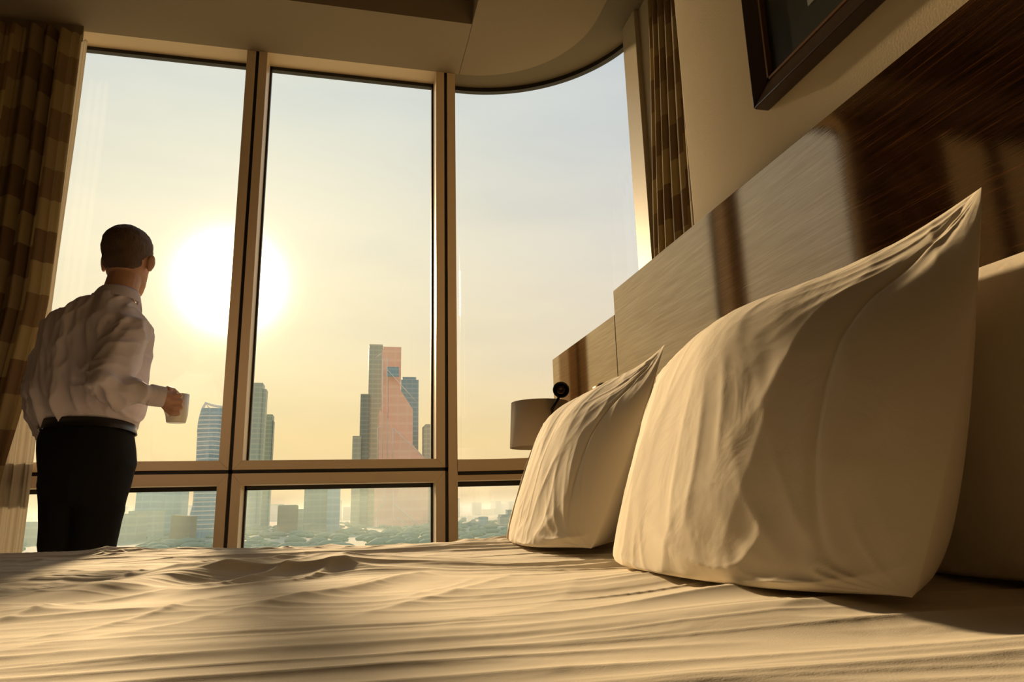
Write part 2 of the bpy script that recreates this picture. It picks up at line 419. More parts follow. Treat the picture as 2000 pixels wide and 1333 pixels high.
# dark expansion joints between the frames, one strip each
mb = MB()
mb.box(mull[0]-0.02, mull[-1]+HW, YF+0.018, FD1, GAP-HW, GAP+HW)
o = mb.build('trim_joint_horizontal', M_gasket); o['kind'] = 'structure'
for k, m_ in enumerate(mull):
    o = MB().box(m_-HW, m_+HW, YF+0.018, FD1, 0.0, ZC+0.011).build('trim_joint_%d' % (k+1), M_gasket); o['kind'] = 'structure'
o = MB().box(XL, mull[0]-HW, YF, FD1, 0, ZC+0.3).build('wall_window_side', M_wall); o['kind'] = 'structure'
o = MB().box(XL, 0.60, YF-0.01, FD1, 0, 0.058).build('baseboard_window', M_frame); o['kind'] = 'structure'
mb = MB(); sweep(mb, -0.03, 0.16, 0.0, 0.058); o = mb.build('baseboard_curve', M_frame); o['kind'] = 'structure'

# curved corner window
def curved_window(num, z0, z1, rails, gasket_top):
    w = empty('window_%d' % num, (0.55, YF, z0)); w['kind'] = 'structure'
    mb = MB()
    xl = 0.502+HW
    mb.box(xl, 0.557, FD0, FD1, z0-(0.02 if z0 > 0.5 else 0), z1)
    for (za, zb, d) in rails:
        mb.box(0.555, 0.602, FD0+(0.15-d), FD1, za, zb)
        sweep(mb, -0.03, d, za, zb)
    # end stile at the niche
    sweep(mb, -0.03, 0.075, z0, z1, A_END+0.2, A_END-2.6, 4)
    mb.build('window_frame', M_frame, w)
    zg0 = rails[0][1]; zg1 = gasket_top
    mb = MB()
    mb.box(0.557, 0.60, YG-0.012, YG+0.02, zg1-0.026, zg1); sweep(mb, -0.02, 0.012, zg1-0.026, zg1)
    mb.box(0.557, 0.60, YG-0.012, YG+0.02, zg0, zg0+0.006); sweep(mb, -0.02, 0.012, zg0, zg0+0.006)
    mb.build('gasket', M_gasket, w)
    mb = MB(); sweep(mb, -0.006, 0.0, zg0+0.002, zg1-0.002); mb.box(0.552, 0.60, YG, YG+0.006, zg0+0.002, zg1-0.002)
    o = mb.build('pane', M_glass, w, smooth=False)
    for p in o.data.polygons: p.use_smooth = False
    return w
w = curved_window(wn_, 0.885, ZC+0.012, [(0.885, 0.944, 0.15)], ZC+0.012); wn_ += 1
w = curved_window(wn_, 0.06, 0.8651, [(0.06, 0.12, 0.15), (0.838, 0.866, 0.13)], 0.838); wn_ += 1
mb = MB(); mb.box(0.557, 0.602, YF+0.03, FD1, 0.8651, 0.886); sweep(mb, -0.03, 0.12, 0.8651, 0.886)
o = mb.build('trim_joint_curve', M_gasket); o['kind'] = 'structure'
# jamb that closes the curve against the niche wall
e = arc(GC[0], GC[1], GR, 14.8, 12, 1)[1]
o = MB().box(1.375, 1.62, 2.90, 3.06, 0, ZC+0.02).build('trim_jamb', M_jamb, bevel=0.003); o['kind'] = 'structure'
o = MB().box(1.40, 1.62, 2.60, 2.90, 0, ZC+0.02).build('trim_niche', M_jamb); o['kind'] = 'structure'

# ------------------------------------------------------------------ bed
BT = 0.606         # top of the bedding
BY0, BY1 = 0.10, 2.40
BX0, BX1 = -2.25, A
bed = empty('bed', (-0.7, 1.25, 0), 'wide hotel bed under rumpled white bedding, set against the dark wood headboard', 'bed')
MB().box(BX0+0.06, BX1-0.01, BY0+0.06, BY1-0.06, 0.10, 0.30).build('bed_base', mat('bed_base_fabric', (0.10, 0.06, 0.035), 0.9), bed, bevel=0.02)
MB().box(BX0+0.03, BX1-0.006, BY0+0.03, BY1-0.05, 0.30, 0.575).build('mattress', mat('mattress_ticking', (0.8, 0.74, 0.62), 0.9), bed, bevel=0.05)
for sx in (BX0+0.2, BX1-0.2):
    for sy in (BY0+0.2, BY1-0.2):
        MB().lathe(sx, sy, [(0.025, 0.0), (0.035, 0.10)], 16).build('leg', M_black, bed)

def bed_height(X, Y):
    """folds of the cotton sheet, metres above BT"""
    wx = X+0.06*noise2(X*3, Y*3, 1); wy = Y+0.10*(noise2(X*1.6, Y*2.5, 2)-0.5)+0.03*X
    h = 0.010*(noise2(wx*1.3+5, wy*5+3, 3)-0.5)
    # long creases that run along the bed's width
    for k, (fx, fy, amp, pw) in enumerate(((0.8, 6, 0.015, 2.2), (1.3, 12, 0.0075, 2.4), (2.0, 24, 0.0035, 2.2), (3.2, 48, 0.0014, 2.0))):
        r = ridge(noise2(wx*fx+11*k, wy*fy+7*k, 10+k))**pw
        mask = 0.25+0.75*sstep(0.35, 0.65, noise2(X*1.7+k*3, Y*2.2+k, 30+k))
        h = h+amp*r*mask
    # rumpled place in the middle
    cx, cy = -0.20, 1.25
    d = np.exp(-(((X-cx)/0.34)**2+((Y-cy)/0.42)**2))
    a = (X-cx)*0.75+(Y-cy)*0.9; b = (X-cx)*0.9-(Y-cy)*0.55
    q1 = 0.05*noise2(X*5+1, Y*5, 53)
    h = h+d*(0.020*ridge(noise2(a*2.0+2+q1*8, b*7+q1*14, 51))**2.0+0.007*ridge(noise2(a*3+4, b*14+2+q1*20, 52))**2.2)
    # long soft ripples by the far edge
    e = sstep(1.6, 2.25, Y)
    q2 = noise2(X*4, Y*4, 63)
    h = -0.008*e+h+e*(0.012*ridge(noise2(X*3.0-Y*2+q2*1.2, Y*8+X*3+q2, 61))**1.8+0.004*ridge(noise2(X*5+Y*4+q2, Y*16-X*5, 62))**2)
    e3 = sstep(-0.05, 0.25, X)*e*(1-sstep(0.5, 0.7, X)); h = h+0.004*e3
    h = h*(0.55+0.45*sstep(0.3, 0.9, Y)) 
    return h
def make_sheet():
    nx, ny = 640, 760
    xs = np.concatenate([np.linspace(BX0-0.02, -1.3, 60, endpoint=False), np.linspace(-1.3, BX1-0.008, nx-60)])
    ys = np.linspace(BY0-0.04, BY1, ny)
    X, Y = np.meshgrid(xs, ys, indexing='ij')
    Z = BT-0.012+bed_height(X, Y)
    # rounded drop at the far, near and foot edges
    for (dist, s) in ((BY1-Y, 1), (Y-(BY0-0.04), 1), (X-(BX0-0.02), 1)):
        t = np.clip(1-dist/0.07, 0, 1); Z = Z-0.07*(1-np.sqrt(np.clip(1-t*t, 0, 1)))
    V = np.stack([X, Y, Z], -1).reshape(-1, 3)
    idx = np.arange(nx*ny).reshape(nx, ny)
    Fc = np.stack([idx[:-1, :-1], idx[1:, :-1], idx[1:, 1:], idx[:-1, 1:]], -1).reshape(-1, 4)
    # skirts hanging down
    def skirt(line, dx, dy):
        nonlocal V, Fc
        rows = [line]; P = V[line]
        s = np.arange(len(line))*0.02
        for k in range(1, 9):
            q = P.copy(); w = 0.014*np.sin(s*2.3+np.sin(s*0.7)*2)*min(1, k/3)
            q[:, 0] += dx*w; q[:, 1] += dy*w; q[:, 2] = P[:, 2]-k*0.045
            b = len(V); V = np.concatenate([V, q]); rows.append(np.arange(b, b+len(line)))
        for a, b in zip(rows[:-1], rows[1:]):
            Fc = np.concatenate([Fc, np.stack([a[:-1], a[1:], b[1:], b[:-1]], -1)])
    skirt(idx[:, -1], 0, 1); skirt(idx[:, 0], 0, -1); skirt(idx[0, :], -1, 0)
    me = bpy.data.meshes.new('duvet'); me.from_pydata(V.tolist(), [], Fc.tolist()); me.update()
    bm = bmesh.new(); bm.from_mesh(me); bmesh.ops.recalc_face_normals(bm, faces=bm.faces); bm.to_mesh(me); bm.free()
    if me.polygons[1000].normal.z < 0: me.flip_normals()
    o = link_mesh('duvet', me, M_sheet)
    tag(o, 'rumpled white cotton duvet spread over the whole bed, catching the sun', 'bedding')
make_sheet()

# ------------------------------------------------------------------ pillows
def pillow(quad, label, thick, seed, ear=0.0, hem=0.13, res=(260, 190), back=0.7, pe=2.2, qe=0.62, detail=1.0, foot=1.0):
    """quad: BL, BR, TR, TL corners of the seam as seen from the room (left is the far end)"""
    nu, nv = res
    # denser towards the seam so that the rounded rim stays smooth
    su = 0.5-0.5*np.cos(np.linspace(0, PI, nu)); sv = 0.5-0.5*np.cos(np.linspace(0, PI, nv))
    S_, T_ = np.meshgrid(su, sv, indexing='ij')
    BL, BR, TR, TL = [np.array(q, float) for q in quad]
    a = 2*S_-1; b = 2*T_-1
    # outline: sides bow inwards a little between the corners
    bow = 0.028
    s2 = S_-np.where(a > 0, -0.9, 0.3)*np.sign(a)*np.abs(a)**3*bow*(1-b*b); t2 = T_-np.sign(b)*np.abs(b)**3*bow*(1-a*a)*1.2
    s3, t3 = s2[..., None], t2[..., None]
    mid = BL*(1-s3)*(1-t3)+BR*s3*(1-t3)+TR*s3*t3+TL*(1-s3)*t3
    nrm_ = np.cross(BR-BL, TL-BL); nrm_ /= np.linalg.norm(nrm_)
    if nrm_[0] > 0: nrm_ = -nrm_
    pa = np.where(a < 0, pe+0.4*foot, pe+0.2*foot); pb = np.where(b < 0, pe+2.6*foot, pe+0.2)
    w = (1-np.abs(a)**pa)**qe*(1-np.abs(b)**pb)**qe
    w = w*(1.0-0.26*b)                                   # filling sinks to the bottom
    w = w*(1+0.10*(noise2(S_*3+seed, T_*3, seed)-0.5)*2)
    if ear: w = w*(1-ear*np.exp(-(((S_-1)/0.30)**2+((T_-1)/0.36)**2)))
    L = np.linalg.norm(BR-BL); H_ = np.linalg.norm(TL-BL)
    u = S_*L; v = T_*H_
    rim = np.clip(np.minimum(1-np.abs(a), 1-np.abs(b))*6, 0, 1)
    f = np.zeros_like(S_)
    # drag folds running in from the corners, slack at the foot
    for (cx, cy, k) in ((0, 0, 1), (L, 0, 2), (L, H_, 3), (0, H_, 4)):
        dx, dy = u-cx, v-cy; r = np.hypot(dx, dy)+1e-4; th = np.arctan2(dy, dx)
        f = f+0.0060*np.exp(-(r/0.17)**2)*(ridge(noise2(th*7+seed+k*3, r*5+k, seed+k))**1.6-0.3)*sstep(0, 0.05, r)
    wx = u+0.05*noise2(u*6, v*6, seed+11)
    f = f+0.0080*sstep(0.42, 0.03, T_)*sstep(0.15, 0.5, S_)*(ridge(noise2(wx*5-v*6+3, v*22+u*5, seed+12))**1.8-0.25)
    f = f+0.0040*(ridge(noise2(wx*9-v*4, v*5+u*6, seed+13))**1.6-0.3)
    f = f+0.0016*(ridge(noise2(wx*26+v*6, v*10-u*8, seed+14))**2-0.3)
    f = f+0.0055*(noise2(u*7+2, v*6+seed, seed+15)-0.5)
    # sewn hems and pressed creases of the case
    h0 = hem+0.010*np.sin(T_*4+seed)
    f2 = 0.0026*sstep(h0+0.004, h0-0.003, S_)-0.0024*np.exp(-((S_-h0-0.006)/0.005)**2)
    f2 = f2-0.0014*np.exp(-((S_-0.052)/0.004)**2)
    f2 = f2+0.0020*np.exp(-((T_-0.60-0.03*S_)/0.008)**2)*sstep(0.46, 0.3, S_)-0.0018*np.exp(-((S_-0.235-0.012*np.sin(T_*8))/0.006)**2)*sstep(0.2, 0.4, T_)*sstep(0.95, 0.8, T_)
    sl = 0.985-0.13*(1-T_)*T_*3.2; f2 = f2-0.0022*np.exp(-((S_-sl)/0.006)**2)*sstep(0.1, 0.25, T_)*(1 if ear else 0)
    Xf = mid+nrm_*(w*thick+(f*detail+f2*1.6)*rim)[..., None]
    Xf[..., 2] -= (w*thick*0.95*sstep(0.35, -0.75, b))
    Xb = mid-nrm_*(w*thick*back)[..., None]
    X = np.stack([Xf, Xb])
    lo = BT-0.006; z = X[..., 2]; k_ = 0.03
    X[..., 2] = np.where(z < lo+k_, lo+k_*np.exp(-(lo+k_-z)/k_), z)
    xm = A-0.012; X[..., 0] = np.where(X[..., 0] > xm-0.03, xm-0.03*np.exp(-(X[..., 0]-xm+0.03)/0.03), X[..., 0])
    m = nu*nv; V_ = X.reshape(-1, 3); idx = np.arange(2*m).reshape(2, nu, nv)
    idx[1, 0, :] = idx[0, 0, :]; idx[1, -1, :] = idx[0, -1, :]; idx[1, :, 0] = idx[0, :, 0]; idx[1, :, -1] = idx[0, :, -1]
    fs = []
    for k in (0, 1):
        g = idx[k]; q = np.stack([g[:-1, :-1], g[1:, :-1], g[1:, 1:], g[:-1, 1:]], -1).reshape(-1, 4)
        fs += (q if k == 0 else q[:, ::-1]).tolist()
    me = bpy.data.meshes.new('pillow'); me.from_pydata(V_.tolist(), [], fs); me.update()
    bm = bmesh.new(); bm.from_mesh(me)
    bmesh.ops.delete(bm, geom=[v for v in bm.verts if not v.link_faces], context='VERTS')
    bmesh.ops.remove_doubles(bm, verts=bm.verts, dist=0.00002)
    bmesh.ops.recalc_face_normals(bm, faces=bm.faces); bm.to_mesh(me); bm.free()
    return tag(link_mesh('pillow', me, M_pillow), label, 'pillow')
pillow([(0.535, 1.265, 0.615), (0.480, 0.550, 0.61), (0.738, 0.636, 1.062), (0.765, 1.385, 1.00)],
       'largest white pillow, nearest the camera, one pointed corner standing up', 0.165, 3, ear=0.75)
pillow([(0.535, 2.12, 0.615), (0.485, 1.40, 0.61), (0.735, 1.515, 1.070), (0.76, 2.18, 0.99)],
       'white pillow farther away, half hidden by the largest pillow, below the lamps', 0.145, 5, ear=0.7, hem=0.30)
pillow([(0.745, 1.02, 0.62), (0.745, 0.28, 0.61), (0.815, 0.30, 1.00), (0.815, 1.02, 1.01)],
       'shaded white pillow at the right edge, behind the largest pillow', 0.075, 7, res=(150, 110))
pillow([(0.745, 2.26, 0.62), (0.745, 1.56, 0.61), (0.815, 1.54, 0.96), (0.815, 2.24, 0.97)],
       'white rear pillow with just its edge showing below the beige lamp shade', 0.07, 9, res=(150, 110))

# ------------------------------------------------------------------ headboard
hb = empty('headboard', (A, 1.0, 0), 'tall glossy dark brown striped wood headboard panels on the wall behind the pillows', 'headboard')
HT, HT2, HE, HE2 = 1.402, 1.320, 2.140, 2.882
MB().box(A, A+0.04, -1.3, HE, 0.0, HT).build('panel', M_wood, hb, bevel=0.0015)
MB().box(A+0.0, A+0.04, HE+0.003, HE2, 0.0, HT2).build('side_panel', M_wood, hb, bevel=0.0015)

# picture on the wall
pf = empty('framed_picture', (WX, 0.9, 1.6), 'dark wooden framed picture hanging high on the beige wall above the headboard', 'picture')
py1 = 1.385*WX+0.0; pz0 = 0.70+0.941*WX; pz1 = pz0+0.78; py0 = py1-1.1; fwid = 0.045
mb = MB(); 
fr = [(py0, pz0), (py1, pz0), (py1, pz1), (py0, pz1)]
fi = [(py0+fwid, pz0+fwid), (py1-fwid, pz0+fwid), (py1-fwid, pz1-fwid), (py0+fwid, pz1-fwid)]
def xs_(y, z, top): return WX-(0.034 if top else 0.0)
for i in range(4):
    j = (i+1) % 4
    q = [fr[i], fr[j], fi[j], fi[i]]
    vs = [(WX-0.001, y, z) for y, z in q]+[(WX-0.040, *fr[i]), (WX-0.040, *fr[j]), (WX-0.026, *fi[j]), (WX-0.026, *fi[i])]
    mb.add(vs, [(0, 1, 2, 3), (4, 7, 6, 5), (0, 4, 5, 1), (1, 5, 6, 2), (2, 6, 7, 3), (3, 7, 4, 0)])
M_pframe = mat('mahogany_frame', (0.018, 0.005, 0.003), 0.3, coat=0.5)
mb.build('frame', M_pframe, pf, bevel=0.003)
mb = MB(); y0, y1, z0, z1 = py0+fwid, py1-fwid, pz0+fwid, pz1-fwid; t = 0.006
mb.box(WX-0.028, WX-0.010, y0, y1, z0, z0+t); mb.box(WX-0.028, WX-0.010, y0, y1, z1-t, z1); mb.box(WX-0.028, WX-0.010, y0, y0+t, z0, z1); mb.box(WX-0.028, WX-0.010, y1-t, y1, z0, z1)
mb.build('inner_lip', mat('bronze_lip', (0.20, 0.10, 0.04), 0.35, metal=0.4), pf)
MB().box(WX-0.016, WX-0.012, y0, y1, z0, z1).build('canvas', mat('dark_canvas', (0.016, 0.020, 0.016), 0.35, vary=(6, 0.25), coat=0.25), pf)
MB().box(WX-0.018, WX-0.0155, 0.7087, 1.0687, 1.6789, 1.9789).build('print', mat('pale_print', (0.35, 0.38, 0.33), 0.5, vary=(14, 0.4)), pf)

# ------------------------------------------------------------------ bedside table and lamps beyond the bed
ns = empty('bedside_table', (0.66, 2.72, 0), 'dark wooden bedside table in the gap between bed and curved window', 'table')
MB().box(0.46, 0.855, 2.47, 2.93, 0.06, 0.56).build('body', M_wood, ns, bevel=0.004)
MB().box(0.45, 0.858, 2.46, 2.94, 0.56, 0.58).build('top', M_wood, ns, bevel=0.003)
d = MB().box(0.447, 0.46, 2.49, 2.91, 0.33, 0.54).build('drawer', M_wood, ns, bevel=0.003)
MB().tube([(0.435, 2.62, 0.435), (0.435, 2.78, 0.435)], 0.006).build('handle', M_buckle, d, True)
for sx in (0.49, 0.82):
    for sy in (2.5, 2.9): MB().box(sx-0.015, sx+0.015, sy-0.015, sy+0.015, 0, 0.06).build('leg', M_black, ns)
LX, LY = 0.739, 2.66
lamp = empty('table_lamp', (LX, LY, 0.58), 'unlit bedside lamp with a beige drum shade against the bright window', 'lamp')
zt, zb = at(1050, 785, LY).z-0.004, at(994, 875, LY).z
mb = MB(); mb.lathe(LX, LY, [(0.122, zb), (0.1125, zt), (0.1105, zt), (0.120, zb), (0.122, zb)], 64, close=False)
mb.build('lamp_shade', M_lampshade, lamp, True)
MB().lathe(LX, LY, [(0.0, 0.58), (0.075, 0.58), (0.075, 0.59), (0.02, 0.60), (0.012, 0.63), (0.03, 0.70), (0.035, 0.76), (0.012, 0.82), (0.009, zt-0.06), (0.0, zt-0.06)], 32).build('lamp_base', M_bronze, lamp, True)
mb = MB(); mb.tube([(LX, LY, zt-0.065), (LX, LY, zt-0.03)], 0.014)
for k in range(3): mb.tube([(LX, LY, zt-0.03), (LX+0.111*math.cos(k*2.09), LY+0.111*math.sin(k*2.09), zt-0.03)], 0.002, 6)
mb.build('socket', M_buckle, lamp, True)
# reading spot with swivel arm on the headboard
rp = at(1096, 762, 2.50)
rl = empty('reading_light', (A, 2.46, 1.05), 'small round black reading light on a thin bent arm beside the lamp shade', 'lamp')
hd = Vector((rp.x-0.0, rp.y, rp.z)); dr = Vector((-0.35, -0.90, -0.12)).normalized()
def disc_lathe(mb, c, d, prof, n=32):
    d = d.normalized(); e1 = d.cross(Vector((0, 0, 1))).normalized(); e2 = d.cross(e1)
    mb.rings([[c+d*h+(e1*math.cos(2*PI*j/n)+e2*math.sin(2*PI*j/n))*r for j in range(n)] for r, h in prof], True)
mb = MB(); disc_lathe(mb, hd, dr, [(0.004, -0.050), (0.018, -0.048), (0.022, -0.03), (0.030, -0.012), (0.0305, 0.012), (0.027, 0.014), (0.025, 0.006), (0.002, 0.006)])
h_ = mb.build('lamp_head', M_black, rl, True)
mb = MB(); disc_lathe(mb, hd, dr, [(0.001, 0.005), (0.017, 0.005), (0.018, 0.011), (0.013, 0.013), (0.001, 0.009)]); mb.build('lens', M_bronze, h_, True)
a0 = at(1092, 776, 2.51); a1 = at(1078, 800, 2.53)
mb = MB(); mb.tube([a0, a1, (a1.x+0.01, a1.y+0.01, a1.z-0.05), (A-0.03, 2.56, a1.z-0.09), (A, 2.56, a1.z-0.10)], 0.0052, 10)
mb.build('arm', M_black, rl, True)
mb = MB(); disc_lathe(mb, Vector((A-0.0005, 2.56, a1.z-0.10)), Vector((-1, 0, 0)), [(0.03, 0.0), (0.03, 0.01), (0.02, 0.016), (0.001, 0.016)]); mb.build('wall_plate', M_black, rl, True)

# ------------------------------------------------------------------ curtains
def curtain(name, f_xy, ucount, z0, z1, m, thick=0.002, nz=60, parent=None, uoff=0.0):
    """f_xy(k 0..1, t 0 bottom..1 top) -> x, y ; uv in cloth metres"""
    V = []; UV = []
    for j in range(nz+1):
        t = j/nz; z = z0+(z1-z0)*t; u = 0; pv = None
        for i in range(ucount+1):
            x, y = f_xy(i/ucount, t); V.append((x, y, z))
            if pv: u += math.hypot(x-pv[0], y-pv[1])
            pv = (x, y); UV.append((i/ucount, z))
    # arc length at mid height for u
    tot = 0; us = [0]; pv = None
    for i in range(ucount+1):
        x, y = f_xy(i/ucount, 0.5)
        if pv: tot += math.hypot(x-pv[0], y-pv[1]); us.append(tot)
        pv = (x, y)
    fs = [(j*(ucount+1)+i, j*(ucount+1)+i+1, (j+1)*(ucount+1)+i+1, (j+1)*(ucount+1)+i) for j in range(nz) for i in range(ucount)]
    me = bpy.data.meshes.new(name); me.from_pydata(V, [], fs); me.update()
    ul = me.uv_layers.new(name='UVMap')
    n1 = ucount+1
    for l in me.loops:
        vi = l.vertex_index; ul.data[l.index].uv = (us[vi % n1]+uoff, V[vi][2])
    o = link_mesh(name, me, m, parent)
    return o
YC = 3.565
def left_plaid(k, t):
    # right edge hangs a little to the left lower down
    d = 0.0
    z = 0.05+(3.13-0.05)*t
    xr = -1.352-0.038*sstep(1.75, 1.25, z)-0.055*sstep(1.35, 0.8, z)
    xr = float(xr); xl = -2.10
    x = xl+(xr-xl)*k
    ph = (k*9.6+0.12*math.sin(k*23))*2*PI
    amp = 0.036*(0.75+0.25*math.sin(k*17+1))*(0.8+0.3*(1-t))
    y = YC-0.06+amp*math.sin(ph+0.35*math.sin(z*1.3+k*9))+0.012*math.sin(ph*2.1+z)
    x += (0.012*math.cos(ph)+0.010*math.sin(z*2.1+k*11)*(1-t))*min(1, (1-k)*8)
    return x, y
lc = empty('curtain', (-1.6, YC, 0.03), 'drawn back plaid brown and olive curtain at the left edge behind the man', 'curtain')
curtain('drape', left_plaid, 400, 0.04, 3.085, M_plaid, 0.003, 70, lc)
def left_sheer(k, t):
    z = 0.05+3.1*t
    xr = -1.352+0.004*math.sin(z*2.7)
    x = -3.9+(xr+3.9)*k
    y = YC+0.008+0.012*math.sin(k*52*2*PI+0.4*math.sin(z))+0.006*math.sin(k*124*2*PI)
    return x, y
sc_ = empty('sheer_curtain', (-1.5, YC+0.07, 0.03), 'thin cream sheer curtain between the plaid curtain and the glass', 'curtain')
curtain('voile', left_sheer, 900, 0.04, 3.085, M_sheer, 0.001, 60, sc_)
o = MB().box(XL, -1.37, YC-0.006, YC+0.006, 3.075, ZC+0.001).build('trim_curtain_track', M_ceil); o['kind'] = 'structure'

def right_plaid(k, t):
    z = 0.05+3.1*t
    y0 = 2.03; y1 = 2.72-0.12*float(sstep(1.4, 3.1, z))
    y = y0+(y1-y0)*k
    ph = k*10*2*PI
    x = 1.325+0.038*math.sin(ph+0.3*math.sin(z+k*5))*(0.7+0.3*math.sin(k*9))+0.01*math.sin(z*1.1+k*4)
    y += 0.016*math.cos(ph)
    return x, y
rc = empty('curtain', (1.27, 2.4, 0.03), 'narrow gathered golden brown plaid curtain hanging in the niche right of the curved window', 'curtain')
curtain('drape', right_plaid, 300, 0.04, ZC+0.02, M_plaid, 0.003, 60, rc, uoff=0.37)

# ------------------------------------------------------------------ the man
def bake_remesh(mb, voxel, smooth=6, disp=None):
    me = bpy.data.meshes.new('tmp'); me.from_pydata(mb.v, [], mb.f); me.update()
    bm = bmesh.new(); bm.from_mesh(me); bmesh.ops.recalc_face_normals(bm, faces=bm.faces); bm.to_mesh(me); bm.free()
    o = bpy.data.objects.new('tmp', me); COL.objects.link(o)
    r = o.modifiers.new('r', 'REMESH'); r.mode = 'VOXEL'; r.voxel_size = voxel
    s = o.modifiers.new('s', 'SMOOTH'); s.iterations = smooth; s.factor = 0.5
    dg = bpy.context.evaluated_depsgraph_get()
    me2 = bpy.data.meshes.new_from_object(o.evaluated_get(dg))
    bpy.data.objects.remove(o)
    if disp is not None:
        n = len(me2.vertices); co = np.empty(n*3); me2.vertices.foreach_get('co', co); co = co.reshape(-1, 3)
        no = np.empty(n*3); me2.vertices.foreach_get('normal', no); no = no.reshape(-1, 3)
        co = co+disp(co, no); me2.vertices.foreach_set('co', co.reshape(-1)); me2.update()
    return me2
AZ = math.radians(14)
fw = Vector((math.sin(AZ), math.cos(AZ), 0)); rt = Vector((math.cos(AZ), -math.sin(AZ), 0)); UPV = Vector((0, 0, 1))
def ell(c, a, b, n=28, tilt=0.0, f=None, r=None, p=2.3):
    f = f or fw; r = r or rt
    out = []
    for j in range(n):
        th = 2*PI*j/n; cs, sn = math.cos(th), math.sin(th)
        x = a*math.copysign(abs(cs)**(2/p), cs); y = b*math.copysign(abs(sn)**(2/p), sn)
        out.append(Vector(c)+r*x+f*y+UPV*(tilt*y))
    return out
HIP = at(168, 880, 2.92)
man = empty('person', (HIP.x, HIP.y, 0), 'person in white shirt and black trousers standing at the window, back turned, holding a mug', 'person')
def P3(px, py, Y): return at(px, py, Y)
# joints
sh_r, el_r, wr_r = P3(255, 655, 2.83), P3(203, 757, 2.70), P3(318, 776, 2.775)
sh_l, el_l, wr_l = P3(118, 655, 2.97), P3(80, 775, 2.97), P3(86, 845, 3.02)
neck0, neck1 = P3(226, 600, 2.92), P3(243, 545, 2.95)
headc = P3(249, 505, 2.965)
ground = 0.0
hipr = HIP+rt*0.085; hipl = HIP-rt*0.072; hipr.z = hipl.z = 0.93
kneer = Vector((hipr.x-0.035, hipr.y+0.02, 0.50)); kneel = Vector((hipl.x+0.035, hipl.y, 0.50))
ankr = Vector((kneer.x-0.01, kneer.y-0.03, 0.09)); ankl = Vector((kneel.x-0.0, kneel.y-0.03, 0.09))

HA = math.radians(10); hf = Vector((math.sin(HA), math.cos(HA), 0)); hr_ = Vector((math.cos(HA), -math.sin(HA), 0))
def head_rings(scale=1.0, zlo=-9, zhi=9, extra=0.0):
    prof = [(-0.135, 0.026, 0.030, 0.070), (-0.122, 0.040, 0.045, 0.055), (-0.100, 0.056, 0.066, 0.030), (-0.070, 0.066, 0.082, 0.012), (-0.035, 0.073, 0.090, 0.004),
            (0.0, 0.0775, 0.096, 0.0), (0.035, 0.079, 0.100, -0.004), (0.065, 0.075, 0.096, -0.006), (0.09, 0.063, 0.082, -0.006), (0.108, 0.043, 0.058, -0.006), (0.118, 0.018, 0.025, -0.006)]
    rs = []
    for z, a, b, off in prof:
        if z < zlo or z > zhi: continue
        rs.append(ell(headc+UPV*(z*1.03*scale+extra)+hf*off, a*scale*1.06, b*scale*1.02, 28, f=hf, r=hr_, p=2.1))
    return rs
body = MB()
body.rings(head_rings())
# nose, brow, lips, chin on the far side of the head
fc = headc+hf*0.092
body.ellipsoid(fc+UPV*-0.035+hf*0.008, (0.013, 0.016, 0.028)); body.ellipsoid(fc+UPV*-0.050+hf*0.014, (0.015, 0.014, 0.012))
body.ellipsoid(fc+UPV*0.012-hf*0.004, (0.055, 0.014, 0.012)); body.ellipsoid(fc+UPV*-0.082-hf*0.004, (0.024, 0.012, 0.010)); body.ellipsoid(fc+UPV*-0.115-hf*0.012, (0.026, 0.018, 0.018))
for s in (-1, 1):
    body.ellipsoid(fc+UPV*-0.012-hf*0.014+hr_*(0.031*s), (0.014, 0.010, 0.010))
    # ears: shell tilted out from the skull
    ec = headc+hr_*(0.094*s)+hf*0.002+UPV*-0.018
    R = Matrix.Rotation(-HA-0.45*s, 3, 'Z') @ Matrix.Rotation(0.10*s, 3, 'Y')
    body.ellipsoid(ec, (0.009, 0.018, 0.033), R); body.ellipsoid(ec-UPV*0.024-hr_*(0.004*s), (0.008, 0.012, 0.014), R)
body.capsule([neck0-UPV*0.06, neck0, neck1, headc-UPV*0.06], [0.075, 0.064, 0.060, 0.060], 20)
chest = P3(190, 700, 2.91); waist = P3(172, 800, 2.92)
body.rings([ell(HIP+UPV*-0.03, 0.12, 0.085), ell(waist, 0.125, 0.085), ell(chest, 0.17, 0.11), ell(P3(195, 655, 2.91), 0.17, 0.10), ell(P3(212, 620, 2.91), 0.10, 0.07)])
for a, b, c in ((sh_r, el_r, wr_r), (sh_l, el_l, wr_l)):
    body.capsule([a, a.lerp(b, 0.5), b, b.lerp(c, 0.35), c], [0.052, 0.045, 0.040, 0.042, 0.029], 16)
for h, k, an in ((hipr, kneer, ankr), (hipl, kneel, ankl)):
    body.capsule([h, h.lerp(k, 0.5), k, k.lerp(an, 0.35), an], [0.070, 0.062, 0.048, 0.046, 0.036], 16)
    body.capsule([an-UPV*0.03, an-UPV*0.055+fw*0.08, an-UPV*0.06+fw*0.16], [0.034, 0.034, 0.028], 12)
